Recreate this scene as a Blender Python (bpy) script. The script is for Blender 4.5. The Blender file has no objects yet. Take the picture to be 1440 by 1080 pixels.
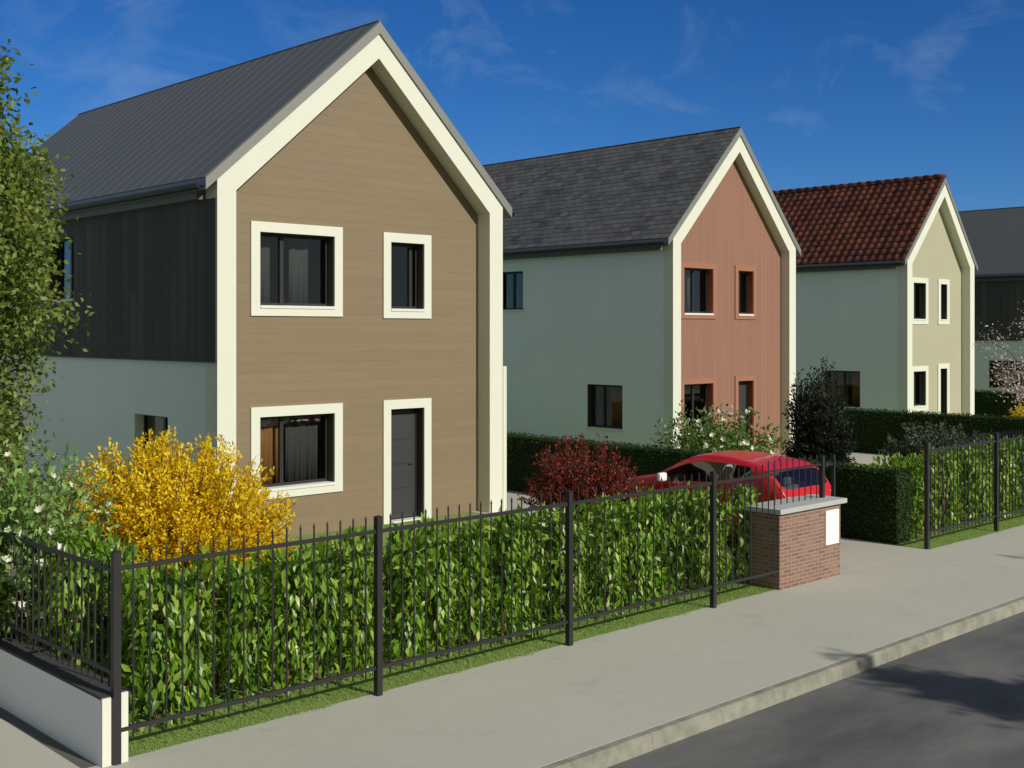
import bpy, math, random
import numpy as np
from mathutils import Vector
rng = np.random.default_rng(7)
random.seed(7)
S = bpy.context.scene
COL = S.collection
R = math.radians

# ------------------------------------------------------------------ helpers
class MB:
    """collects shapes and links them as ONE mesh object"""
    def __init__(s): s.v = []; s.f = []
    def add(s, vs, fs):
        n = len(s.v); s.v += [tuple(p) for p in vs]; s.f += [tuple(i + n for i in f) for f in fs]
        return s
    def box(s, x0, x1, y0, y1, z0, z1):
        vs = [(x, y, z) for z in (z0, z1) for y in (y0, y1) for x in (x0, x1)]
        return s.add(vs, [(0,2,3,1), (4,5,7,6), (0,1,5,4), (2,6,7,3), (0,4,6,2), (1,3,7,5)])
    def prism_y(s, poly, y0, y1):      # poly of (x,z), counter-clockwise seen from -Y
        n = len(poly)
        vs = [(x, y0, z) for x, z in poly] + [(x, y1, z) for x, z in poly]
        fs = [tuple(range(n)), tuple(range(2*n-1, n-1, -1))]
        fs += [(i, i+n, (i+1) % n + n, (i+1) % n) for i in range(n)]
        return s.add(vs, fs)
    def prism_x(s, poly, x0, x1):      # poly of (y,z)
        n = len(poly)
        vs = [(x0, y, z) for y, z in poly] + [(x1, y, z) for y, z in poly]
        fs = [tuple(range(n-1, -1, -1)), tuple(range(n, 2*n))]
        fs += [(i, (i+1) % n, (i+1) % n + n, i+n) for i in range(n)]
        return s.add(vs, fs)
    def strip_y(s, outer, inner, y0, y1):   # open band between two polylines, solid
        n = len(outer)
        for i in range(n-1):
            q = [outer[i], inner[i], inner[i+1], outer[i+1]]
            vs = [(x, y0, z) for x, z in q] + [(x, y1, z) for x, z in q]
            fs = [(0,1,2,3), (7,6,5,4), (0,3,7,4), (1,5,6,2)]
            if i == 0: fs.append((0,4,5,1))
            if i == n-2: fs.append((3,2,6,7))
            s.add(vs, fs)
        return s
    def tube(s, pts, rad, sides=7, cap=True):
        pts = [Vector(p) for p in pts]
        if not hasattr(rad, '__len__'): rad = [rad]*len(pts)
        n0 = len(s.v); vs = []
        for i, p in enumerate(pts):
            d = (pts[min(i+1, len(pts)-1)] - pts[max(i-1, 0)]).normalized()
            a = d.cross(Vector((0.31, 0.95, 0.05)))
            if a.length < .1: a = d.cross(Vector((1, 0, 0)))
            a.normalize(); b = d.cross(a)
            for k in range(sides):
                t = 2*math.pi*k/sides
                vs.append(p + (a*math.cos(t) + b*math.sin(t))*rad[i])
        fs = []
        for i in range(len(pts)-1):
            for k in range(sides):
                k2 = (k+1) % sides
                fs.append((i*sides+k, i*sides+k2, (i+1)*sides+k2, (i+1)*sides+k))
        if cap:
            fs.append(tuple(range(sides-1, -1, -1))); m = (len(pts)-1)*sides
            fs.append(tuple(range(m, m+sides)))
        return s.add(vs, fs)
    def cone(s, x, y, z0, z1, r):
        vs = [(x-r, y-r, z0), (x+r, y-r, z0), (x+r, y+r, z0), (x-r, y+r, z0), (x, y, z1)]
        return s.add(vs, [(0,1,4), (1,2,4), (2,3,4), (3,0,4)])
    def lathe_x(s, cx, cy, cz, prof, seg=28):   # prof of (dx, r) round an axis along X
        vs = []; n = len(prof)
        for k in range(seg):
            t = 2*math.pi*k/seg
            for dx, r in prof: vs.append((cx+dx, cy+r*math.cos(t), cz+r*math.sin(t)))
        fs = []
        for k in range(seg):
            k2 = (k+1) % seg
            for i in range(n-1): fs.append((k*n+i, k*n+i+1, k2*n+i+1, k2*n+i))
        return s.add(vs, fs)
    def build(s, name, mat, parent=None, loc=(0,0,0), smooth=False, bevel=0):
        me = bpy.data.meshes.new(name); me.from_pydata(s.v, [], s.f); me.update()
        o = bpy.data.objects.new(name, me); COL.objects.link(o); o.location = loc
        if mat: me.materials.append(mat)
        if parent: o.parent = parent
        if smooth: me.polygons.foreach_set('use_smooth', [True]*len(me.polygons))
        if bevel:
            b = o.modifiers.new('bevel', 'BEVEL'); b.width = bevel; b.segments = 2; b.limit_method = 'ANGLE'
        return o

def tag(o, label=None, cat=None, group=None, kind=None):
    if label: o['label'] = label
    if cat: o['category'] = cat
    if group: o['group'] = group
    if kind: o['kind'] = kind
    return o
def empty(name, loc, label, cat, group=None):
    o = bpy.data.objects.new(name, None); COL.objects.link(o); o.location = loc; o.empty_display_size = .3
    return tag(o, label, cat, group)
def struct(name, mb, mat, **k): return tag(mb.build(name, mat, **k), kind='structure')
def inst(src, name, parent, loc):
    o = src.copy(); o.name = name; COL.objects.link(o); o.parent = parent; o.location = loc; return o

# ------------------------------------------------------------------ materials
class N:
    def __init__(s, name):
        s.m = bpy.data.materials.new(name); s.m.use_nodes = True; s.t = s.m.node_tree
        s.b = s.t.nodes['Principled BSDF']; s.out = s.t.nodes['Material Output']
        s.tc = s.n('ShaderNodeTexCoord').outputs['Object']
    def n(s, typ, **p):
        q = s.t.nodes.new(typ)
        for k, v in p.items(): setattr(q, k, v)
        return q
    def l(s, a, b): s.t.links.new(a, b)
    def val(s, sock, v):
        if isinstance(v, bpy.types.NodeSocket): s.l(v, sock)
        else: sock.default_value = v
    def math(s, op, a, b=0.0, c=None):
        q = s.n('ShaderNodeMath', operation=op); s.val(q.inputs[0], a); s.val(q.inputs[1], b)
        if c is not None: s.val(q.inputs[2], c)
        return q.outputs[0]
    def noise(s, scale, detail=4, rough=.55, vec=None, dist=0):
        q = s.n('ShaderNodeTexNoise'); q.inputs['Scale'].default_value = scale; q.inputs['Detail'].default_value = detail
        q.inputs['Roughness'].default_value = rough; q.inputs['Distortion'].default_value = dist
        s.l(vec or s.tc, q.inputs['Vector']); return q.outputs['Fac']
    def ramp(s, fac, stops):
        q = s.n('ShaderNodeValToRGB'); e = q.color_ramp.elements
        while len(e) < len(stops): e.new(.5)
        for i, (p, c) in enumerate(stops): e[i].position = p; e[i].color = (*c, 1)
        s.l(fac, q.inputs[0]); return q.outputs[0]
    def mixc(s, fac, a, b, mode='MIX'):
        q = s.n('ShaderNodeMix', data_type='RGBA', blend_type=mode); s.val(q.inputs[0], fac)
        s.val(q.inputs[6], (*a, 1) if isinstance(a, tuple) else a); s.val(q.inputs[7], (*b, 1) if isinstance(b, tuple) else b)
        return q.outputs[2]
    def xyz(s):
        q = s.n('ShaderNodeSeparateXYZ'); s.l(s.tc, q.inputs[0]); return q.outputs
    def comb(s, x, y, z=0.0):
        q = s.n('ShaderNodeCombineXYZ')
        for i, v in enumerate((x, y, z)): s.val(q.inputs[i], v)
        return q.outputs[0]
    def bump(s, h, strength=.3, dist=.01):
        q = s.n('ShaderNodeBump'); q.inputs['Strength'].default_value = strength; q.inputs['Distance'].default_value = dist
        s.l(h, q.inputs['Height']); s.l(q.outputs[0], s.b.inputs['Normal'])
    def base(s, c, rough=.7, metal=0, spec=.4):
        s.val(s.b.inputs['Base Color'], (*c, 1) if isinstance(c, tuple) else c)
        s.b.inputs['Roughness'].default_value = rough; s.b.inputs['Metallic'].default_value = metal
        s.b.inputs['Specular IOR Level'].default_value = spec
        return s.m

def mul(c, k): return tuple(min(1, x*k) for x in c)
def plain(name, c, rough=.7, var=.12, scale=3.0, fine=120, bump=.15, metal=0, spec=.4):
    q = N(name)
    a = q.noise(scale, 5); b = q.noise(fine, 2)
    col = q.mixc(a, mul(c, 1-var), mul(c, 1+var))
    col = q.mixc(q.math('MULTIPLY', b, .5), col, mul(c, 1-var*.8))
    if bump: q.bump(b, bump, .004)
    return q.base(col, rough, metal, spec)

def render_wall(name, c):              # trowelled facade render with faint rain streaks
    q = N(name); x = q.xyz()
    st = q.noise(1.0, 5, .6, q.comb(q.math('MULTIPLY', q.math('ADD', x[0], x[1]), 3.0), q.math('MULTIPLY', x[2], .35)))
    big = q.noise(.7, 4); fine = q.noise(160, 3)
    col = q.mixc(big, mul(c, .92), mul(c, 1.05))
    col = q.mixc(q.math('MULTIPLY', st, .25), col, mul(c, .82))
    q.bump(fine, .25, .004)
    return q.base(col, .85, 0, .25)

def boards(name, c, axis, pitch, groove=.06, var=.08, rough=.65, depth=.012, metal=0):
    q = N(name); x = q.xyz()
    u = x[2] if axis == 'z' else (x[0] if axis == 'x' else x[1])
    w = q.math('DIVIDE', u, pitch); fr = q.math('FRACT', w); fl = q.math('FLOOR', w)
    other = x[0] if axis == 'z' else x[2]
    wn = q.n('ShaderNodeTexWhiteNoise', noise_dimensions='2D')
    seg = q.math('ADD', q.math('DIVIDE', other, 2.9), q.math('FRACT', q.math('MULTIPLY', fl, .618)))
    q.l(q.comb(fl, q.math('FLOOR', seg)), wn.inputs['Vector'])
    big = q.noise(.55, 4); c_dirt = q.noise(1.0, 5, .65, q.comb(q.math('MULTIPLY', q.math('ADD', x[0], x[1]), 2.5), q.math('MULTIPLY', x[2], .4)))
    stretch = q.comb(q.math('MULTIPLY', x[0], 1.0 if axis == 'z' else 14), q.math('MULTIPLY', x[1], 14 if axis != 'z' else 1),
                     q.math('MULTIPLY', x[2], 14.0 if axis == 'z' else 1.0))
    gr = q.noise(1.6, 5, .6, stretch)
    col = q.mixc(wn.outputs['Value'], mul(c, 1-var), mul(c, 1+var))
    col = q.mixc(q.math('MULTIPLY', gr, .4), col, mul(c, .8))
    col = q.mixc(q.math('MULTIPLY', big, .22), col, mul(c, .8)); col = q.mixc(q.math('MULTIPLY', c_dirt, .18), col, mul(c, .75))
    g = q.math('MAXIMUM', q.math('LESS_THAN', fr, groove), q.math('LESS_THAN', q.math('FRACT', seg), .0015) if axis == 'z' else 0.0)
    col = q.mixc(q.math('MULTIPLY', g, .18 if axis == 'z' else .55), col, mul(c, .45))
    h = q.math('SUBTRACT', q.math('MULTIPLY', gr, .12), g)
    q.bump(h, .6, depth)
    return q.base(col, rough, metal, .3 if axis != 'y' else .1)

def leafmat(name, stops, rough=.45, trans=.3, spec=.4, attr='tint'):
    q = N(name); a = q.n('ShaderNodeAttribute', attribute_name=attr)
    col = q.ramp(a.outputs['Fac'], stops); q.base(col, rough, 0, spec)
    tr = q.n('ShaderNodeBsdfTranslucent'); q.l(q.mixc(.5, col, (.30, .42, .03)) if trans > 0 and 'flower' not in name else col, tr.inputs[0])
    mx = q.n('ShaderNodeMixShader'); mx.inputs[0].default_value = trans
    q.l(q.b.outputs[0], mx.inputs[1]); q.l(tr.outputs[0], mx.inputs[2]); q.l(mx.outputs[0], q.out.inputs[0])
    return q.m

M = {}
CREAM = (.655, .66, .575)
M['cream'] = plain('cream_render', CREAM, .8, .05, 2.5, 200, .2, 0, .25)
M['cream_trim'] = plain('cream_trim', CREAM, .6, .04, 4, 150, .1)
M['white_render'] = render_wall('white_render', (.75, .785, .775))
M['low_wall'] = render_wall('low_wall_render', (.74, .74, .71))
M['beige_render'] = render_wall('beige_render', (.40, .38, .275))
M['brown_board'] = boards('brown_board', (.23, .172, .11), 'z', .165, .03, .05, depth=.003)
M['terracotta'] = boards('terracotta_board', (.285, .148, .105), 'x', .155, .06, .05, depth=.006)
M['orange_trim'] = plain('orange_trim', (.31, .14, .09), .7, .05)
M['dark_clad'] = boards('dark_cladding', (.085, .083, .077), 'y', .30, .07, .22, .75)
M['zinc'] = plain('zinc_roof', (.105, .11, .115), .6, .08, .8, 30, .05, .1)
M['zinc_edge'] = plain('zinc_edge', (.22, .22, .21), .5, .08, 2, 40, .05, .2)
M['gutter'] = plain('gutter_metal', (.03, .033, .038), .45, .1, 3, 60, .03, .4)
M['fascia'] = plain('fascia_board', (.12, .12, .117), .6, .06)
M['anthracite'] = plain('anthracite_metal', (.030, .029, .030), .45, .12, 6, 120, .04, .2)
M['reveal_dark'] = plain('reveal_lining', (.045, .038, .035), .6, .1)  # dark brown lining, its colour also holding the shade in the recess
M['reveal_rust'] = plain('reveal_rust', (.28, .07, .035), .7, .08)
M['sill'] = plain('pale_sill', (.66, .66, .63), .7, .05)
M['door'] = plain('door_paint', (.045, .047, .048), .4, .08, 3, 80, .04)
M['interior'] = plain('interior_wall', (.20, .19, .18), .9, .1, 1)
M['steel'] = plain('brushed_steel', (.5, .5, .5), .3, .05, 9, 100, .02, 1)
def curtain_or_reflection(name, c):
    q = N(name); x = q.xyz()
    w = q.math('SINE', q.math('MULTIPLY', q.math('ADD', x[0], x[1]), 31))
    q.bump(q.math('MULTIPLY', w, q.noise(3)), .4, .02)
    return q.base(q.mixc(q.noise(2), mul(c, .85), mul(c, 1.15)), .9, 0, .1)
M['curtain_brown'] = curtain_or_reflection('brown_curtain', (.55, .25, .09))
M['curtain_grey'] = curtain_or_reflection('grey_curtain', (.14, .135, .13))  # grey pane reflections, modelled as sheets hung behind the glass

def glass(name='window_glass', tint=.74, add=.01, k=1.0):
    q = N(name); t = q.t
    tr = q.n('ShaderNodeBsdfTransparent'); tr.inputs[0].default_value = (tint, tint*1.04, tint*1.03, 1)
    gl = q.n('ShaderNodeBsdfGlossy'); gl.inputs['Roughness'].default_value = .02; gl.inputs[0].default_value = (.9, .9, .9, 1)
    fr = q.n('ShaderNodeFresnel'); q.l(q.math('SUBTRACT', 1.5, q.math('MULTIPLY', q.n('ShaderNodeNewGeometry').outputs['Backfacing'], 1.5-1/1.5)), fr.inputs[0])
    wob = q.noise(.8, 2); b = q.n('ShaderNodeBump'); b.inputs['Strength'].default_value = .04; b.inputs['Distance'].default_value = .05
    q.l(wob, b.inputs['Height']); q.l(b.outputs[0], gl.inputs['Normal'])
    mx = q.n('ShaderNodeMixShader'); q.l(q.math('ADD', q.math('MULTIPLY', fr.outputs[0], k), add), mx.inputs[0])
    q.l(tr.outputs[0], mx.inputs[1]); q.l(gl.outputs[0], mx.inputs[2]); q.l(mx.outputs[0], q.out.inputs[0])
    return q.m
M['glass'] = glass()
M['car_glass'] = glass('car_glass', .55, .03, 1.2)

def slate():
    q = N('slate_roof'); x = q.xyz()
    br = q.n('ShaderNodeTexBrick'); br.offset = .5; br.inputs['Scale'].default_value = 1
    br.inputs['Brick Width'].default_value = .30; br.inputs['Row Height'].default_value = .13
    br.inputs['Mortar Size'].default_value = .007; br.inputs['Bias'].default_value = 0
    br.inputs['Color1'].default_value = (.045, .045, .047, 1); br.inputs['Color2'].default_value = (.12, .118, .115, 1)
    br.inputs['Mortar'].default_value = (.012, .012, .012, 1)
    q.l(q.comb(x[1], x[2]), br.inputs['Vector'])
    cl = q.noise(1.0, 5, .65, q.comb(q.math('MULTIPLY', x[1], 1.1), q.math('MULTIPLY', x[2], 4.0)))
    col = q.mixc(q.ramp(cl, [(.35, (0, 0, 0)), (.7, (.65, .65, .65))]), br.outputs['Color'], (.15, .147, .14))
    col = q.mixc(br.outputs['Fac'], col, (.012, .012, .013))
    row = q.math('FRACT', q.math('DIVIDE', x[2], .13))
    h = q.math('SUBTRACT', q.math('MULTIPLY', q.math('SUBTRACT', 1.0, row), .8), br.outputs['Fac'])
    q.bump(h, .7, .02)
    return q.base(col, .6, 0, .4)
M['slate'] = slate()

def tile():
    q = N('red_tile'); x = q.xyz()
    wn = q.n('ShaderNodeTexWhiteNoise', noise_dimensions='2D')
    q.l(q.comb(q.math('FLOOR', q.math('DIVIDE', x[1], .30)), q.math('FLOOR', q.math('DIVIDE', x[2], .262))), wn.inputs['Vector'])
    col = q.ramp(wn.outputs['Value'], [(0, (.085, .022, .013)), (.45, (.16, .038, .018)), (.8, (.24, .065, .03)), (1, (.06, .025, .018))])
    col = q.mixc(q.math('MULTIPLY', q.noise(3, 5), .6), col, (.05, .025, .02))
    q.bump(q.noise(60, 3), .3, .004)
    return q.base(col, .7, 0, .3)
M['tile'] = tile()

def brick():
    q = N('red_brick'); x = q.xyz()
    br = q.n('ShaderNodeTexBrick'); br.offset = .5; br.inputs['Scale'].default_value = 1
    br.inputs['Brick Width'].default_value = .19; br.inputs['Row Height'].default_value = .052
    br.inputs['Mortar Size'].default_value = .008; br.inputs['Mortar Smooth'].default_value = .2
    br.inputs['Color1'].default_value = (.20, .098, .075, 1); br.inputs['Color2'].default_value = (.30, .18, .142, 1)
    br.inputs['Mortar'].default_value = (.30, .25, .20, 1)
    q.l(q.comb(q.math('ADD', x[0], x[1]), x[2]), br.inputs['Vector'])
    nz = q.noise(18, 4); col = q.mixc(q.math('MULTIPLY', nz, .45), br.outputs['Color'], (.20, .10, .075))
    col = q.mixc(br.outputs['Fac'], col, q.mixc(nz, (.22, .18, .145), (.37, .31, .25)))
    q.bump(q.math('SUBTRACT', q.math('MULTIPLY', q.noise(90), .3), br.outputs['Fac']), .7, .008)
    return q.base(col, .85, 0, .2)
M['brick'] = brick()
M['stone'] = plain('coping_stone', (.40, .42, .41), .8, .10, 5, 140, .25)

def pavement():
    q = N('pavement_concrete')
    a = q.noise(.45, 6, .6); b = q.noise(5, 5, .65); c = q.noise(260, 2)
    col = q.mixc(a, (.44, .43, .37), (.525, .515, .45))
    col = q.mixc(q.math('MULTIPLY', b, .35), col, (.35, .345, .295))
    st = q.ramp(q.noise(1.7, 7, .7, None, .6), [(.56, (0, 0, 0)), (.72, (.28, .28, .28))]); col = q.mixc(st, col, (.25, .245, .21))
    sp = q.ramp(c, [(.38, (.55, .55, .55)), (.5, (1, 1, 1)), (.66, (1.0, 1.0, 1.0))])
    col = q.mixc(.55, col, q.mixc(1, col, sp, 'MULTIPLY'))
    q.bump(c, .35, .004)
    return q.base(col, .9, 0, .25)
M['pavement'] = pavement()
def kerbmat():
    q = N('kerb_stone'); a = q.noise(5, 5, .6); c = q.noise(150, 3)
    col = q.ramp(a, [(.3, (.18, .18, .145)), (.5, (.265, .262, .215)), (.7, (.35, .345, .29))])
    col = q.mixc(q.math('MULTIPLY', c, .5), col, (.19, .185, .14)); q.bump(c, .4, .006)
    return q.base(col, .85, 0, .25)
M['kerb'] = kerbmat()
def asphalt():
    q = N('asphalt'); x = q.xyz()
    a = q.noise(.9, 6, .6, q.comb(q.math('MULTIPLY', x[0], .5), q.math('MULTIPLY', x[1], 1.3))); c = q.noise(220, 3); d = q.noise(7, 5)
    a = q.ramp(a, [(.36, (0, 0, 0)), (.64, (1, 1, 1))])
    col = q.mixc(a, (.072, .072, .073), (.165, .164, .162))
    col = q.mixc(q.math('MULTIPLY', d, .4), col, (.06, .06, .06))
    col = q.mixc(q.ramp(c, [(.45, (0, 0, 0)), (.72, (.5, .5, .5))]), col, (.19, .185, .175))
    q.bump(c, .6, .006)
    return q.base(col, .85, 0, .3)
M['asphalt'] = asphalt()
def lawn():
    q = N('lawn_grass'); a = q.noise(1.2, 5); c = q.noise(90, 4)
    col = q.mixc(a, (.20, .30, .085), (.25, .35, .11)); col = q.mixc(q.math('MULTIPLY', c, .35), col, (.13, .21, .055))
    q.bump(c, .8, .02)
    return q.base(col, .9, 0, .15)
M['lawn'] = lawn()
M['bark'] = plain('bark', (.10, .075, .055), .9, .3, 6, 40, .8)
M['twig'] = plain('twig_bark', (.12, .07, .04), .9, .25, 8, 60, .3)
M['paint_red'] = N('car_paint').base((.50, .010, .010), .30, 0, .5)
M['paint_red'].node_tree.nodes['Principled BSDF'].inputs['Coat Weight'].default_value = .3
M['paint_red'].node_tree.nodes['Principled BSDF'].inputs['Coat Roughness'].default_value = .05
M['black_plastic'] = plain('black_plastic', (.02, .02, .021), .5, .1)
M['rubber'] = plain('tyre_rubber', (.02, .02, .02), .85, .1)
M['seat'] = plain('seat_fabric', (.22, .215, .21), .9, .1)
M['white_plastic'] = plain('white_plastic', (.82, .82, .80), .45, .02, 3, 60, .02)
M['tail'] = plain('tail_lens', (.5, .015, .012), .15, .02, 3, 60, 0)
M['plate'] = plain('plate_white', (.75, .75, .72), .5, .02)

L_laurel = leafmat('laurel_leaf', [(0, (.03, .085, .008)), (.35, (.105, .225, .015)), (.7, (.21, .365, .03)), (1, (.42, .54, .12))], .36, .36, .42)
L_clip = leafmat('clipped_leaf', [(0, (.012, .030, .008)), (.6, (.022, .050, .012)), (1, (.04, .07, .018))], .6, .10, .2)
L_tree = leafmat('tree_leaf', [(0, (.055, .085, .016)), (.5, (.14, .19, .035)), (1, (.28, .33, .085))], .5, .35, .3)
L_yel = leafmat('yellow_flower', [(0, (.66, .42, .005)), (.5, (.88, .64, .012)), (1, (.95, .80, .06))], .6, .42, .2)
L_red = leafmat('red_leaf_flower', [(0, (.05, .010, .008)), (.5, (.15, .018, .013)), (1, (.28, .04, .022))], .5, .2, .3)
L_wh = leafmat('white_flower', [(0, (.62, .62, .48)), (1, (.85, .85, .72))], .6, .25, .2)
L_pink = leafmat('pink_flower', [(0, (.45, .33, .32)), (1, (.80, .70, .68))], .6, .3, .2)
L_shrub = leafmat('shrub_leaf', [(0, (.045, .095, .018)), (.5, (.11, .20, .04)), (1, (.20, .30, .08))], .4, .3, .4)
L_shrub2 = leafmat('pale_shrub_leaf', [(0, (.09, .17, .035)), (.5, (.20, .35, .08)), (1, (.36, .50, .17))], .4, .35, .4)
L_dark = leafmat('dark_needle', [(0, (.004, .007, .006)), (.7, (.009, .015, .012)), (1, (.025, .04, .032))], .6, .06, .25)
L_pine = leafmat('pine_needle', [(0, (.025, .04, .025)), (.6, (.06, .085, .06)), (1, (.13, .15, .11))], .6, .1, .25)
L_grass = leafmat('grass_blade', [(0, (.18, .28, .065)), (.6, (.26, .37, .09)), (1, (.33, .43, .14))], .6, .3, .2)

# ------------------------------------------------------------------ leaf clouds
def nrm(a): return a / (np.linalg.norm(a, axis=1, keepdims=True) + 1e-9)
def leaves(name, C, D, Nn, L, W, tint, mat, parent=None, droop=.25, fold=.25, loc=(0,0,0)):
    """one mesh of many leaves: base C, axis D, face normal hint Nn, length L, width W"""
    n = len(C); L = np.broadcast_to(np.asarray(L, float), (n,))[:, None]; W = np.broadcast_to(np.asarray(W, float), (n,))[:, None]
    D = nrm(D); Sd = nrm(np.cross(D, Nn)); U = np.cross(Sd, D)
    b = C; m = C + D*L*.5 - U*W*fold
    l = C + D*L*.45 - Sd*W*.5; r = C + D*L*.45 + Sd*W*.5
    t = C + D*L - U*L*droop
    V = np.stack([b, l, m, r, t], 1).reshape(-1, 3)
    k = (np.arange(n)*5)[:, None]
    F = np.concatenate([k+np.array([[0,2,1]]), k+np.array([[0,3,2]]), k+np.array([[1,2,4]]), k+np.array([[2,3,4]])], 1).reshape(-1, 3)
    me = bpy.data.meshes.new(name)
    me.vertices.add(len(V)); me.vertices.foreach_set('co', V.astype(np.float32).ravel())
    me.loops.add(F.size); me.loops.foreach_set('vertex_index', F.astype(np.int32).ravel())
    me.polygons.add(len(F)); me.polygons.foreach_set('loop_start', (np.arange(len(F))*3).astype(np.int32))
    me.update(calc_edges=True); me.validate()
    at = me.attributes.new('tint', 'FLOAT', 'POINT'); at.data.foreach_set('value', np.repeat(np.clip(tint, 0, 1), 5).astype(np.float32))
    me.materials.append(mat)
    o = bpy.data.objects.new(name, me); COL.objects.link(o); o.location = loc
    if parent: o.parent = parent
    return o
def rdir(n): return nrm(rng.normal(size=(n, 3)))
def rnd(n, a=0., b=1.): return rng.uniform(a, b, n)

def laurel(name, p0, p1, width, height, label, n_per=620):
    """loose laurel hedge of upright plants from p0 to p1 (centre line)"""
    p0 = np.array(p0, float); p1 = np.array(p1, float); ln = np.linalg.norm(p1-p0); ax = (p1-p0)/ln; sd = np.array([-ax[1], ax[0]])
    root = empty(name, (p0[0], p0[1], 0), label, 'hedge', 'leafy laurel hedges behind the railings')
    Cs, Ds, Ns, Ls, Ts = [], [], [], [], []; stems = MB()
    for row in (-.5, .5):
        k = int(ln/.45)
        for i in range(k):
            t = (i+.5+rnd(1, -.28, .28)[0])*ln/k; off = row*(width-.42) + rnd(1, -.05, .05)[0]
            c = ax*t + sd*off; h = height*rnd(1, .95, 1.03)[0]; r0 = rnd(1, .16, .235)[0]
            stems.tube([(c[0], c[1], 0), (c[0]+.03, c[1], h*.5), (c[0], c[1]+.02, h*.93)], [.016, .011, .005], 5)
            for j in range(3):
                a = rnd(1, 0, 6.28)[0]; stems.tube([(c[0], c[1], .05), (c[0]+.12*math.cos(a), c[1]+.12*math.sin(a), h*.75)], [.01, .004], 4)
            n = n_per; z = rnd(n)**.85*(h-.10)+.08
            ang = rnd(n, 0, 2*np.pi); rr = r0*(.45+.55*np.sqrt(rnd(n)))*np.where(z > h*.88, .8, 1.)*(1+.25*np.sin(z*7+i*2.1+row))
            o = np.stack([np.cos(ang), np.sin(ang), np.zeros(n)], 1)
            C = np.stack([c[0]+rr*o[:, 0], c[1]+rr*o[:, 1], z], 1)
            D = o*rnd(n, .3, .9)[:, None] + np.array([0, 0, 1.])*(rnd(n, .25, 1.3)*np.where(rnd(n) < .6, -1, 1))[:, None] + rdir(n)*.35
            Cs.append(C); Ds.append(D); Ns.append(nrm(o*1.0+np.array([0, 0, .55])+rdir(n)*.40)); Ls.append(rnd(n, .08, .15))
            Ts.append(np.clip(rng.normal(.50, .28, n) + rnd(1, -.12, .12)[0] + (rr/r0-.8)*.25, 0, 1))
    leaves('foliage', np.concatenate(Cs), np.concatenate(Ds), np.concatenate(Ns), np.concatenate(Ls), np.concatenate(Ls)*.42,
           np.concatenate(Ts), L_laurel, root, .3, .16)
    stems.build('stems', M['twig'], root)
    return root

def clipped(name, x0, x1, y0, y1, h, label, dens=900, leaf=.05):
    root = empty(name, ((x0+x1)/2, (y0+y1)/2, 0), label, 'hedge', 'clipped dark hedges between the gardens')
    hx, hy = (x1-x0)/2, (y1-y0)/2
    q = N('hedge_core'); q.base(q.mixc(q.noise(14, 5), (.008, .018, .005), (.02, .042, .012)), .9, 0, .1)  # dark box inside the leaves, the hedge's inner shade put into its colour
    MB().box(-hx+.03, hx-.03, -hy+.03, hy-.03, 0, h-.03).build('branch_core', q.m, root)
    Cs, Ns = [], []
    def face(n, f, nv):
        Cs.append(np.stack(f(n), 1)); Ns.append(np.tile(np.array(nv, float), (n, 1)))
    a = int(dens*2*hy*h); face(a, lambda n: (-hx+rnd(n, -.02, .035), rnd(n, -hy, hy), rnd(n, 0, h)), (-1, 0, .15))
    face(a//3, lambda n: (hx-rnd(n, -.02, .035), rnd(n, -hy, hy), rnd(n, 0, h)), (1, 0, .15))
    a = int(dens*2*hx*h); face(a, lambda n: (rnd(n, -hx, hx), -hy+rnd(n, -.02, .035), rnd(n, 0, h)), (0, -1, .15))
    face(a//2, lambda n: (rnd(n, -hx, hx), hy-rnd(n, -.02, .035), rnd(n, 0, h)), (0, 1, .15))
    a = int(dens*4*hx*hy); face(a, lambda n: (rnd(n, -hx, hx), rnd(n, -hy, hy), h+rnd(n, -.05, .025)), (0, 0, 1))
    C = np.concatenate(Cs); Nn = np.concatenate(Ns); n = len(C)
    big = np.sin(C[:, 1]*5.1)*np.sin(C[:, 2]*6+C[:, 0]*9)*.14
    D = nrm(rdir(n) + np.array([0, 0, .25])); 
    leaves('foliage', C, D, nrm(Nn+rdir(n)*.5), rnd(n, leaf*.7, leaf*1.3), leaf*.6, rng.normal(.45, .22, n)+big, L_clip, root, .1, .1)
    return root

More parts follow.
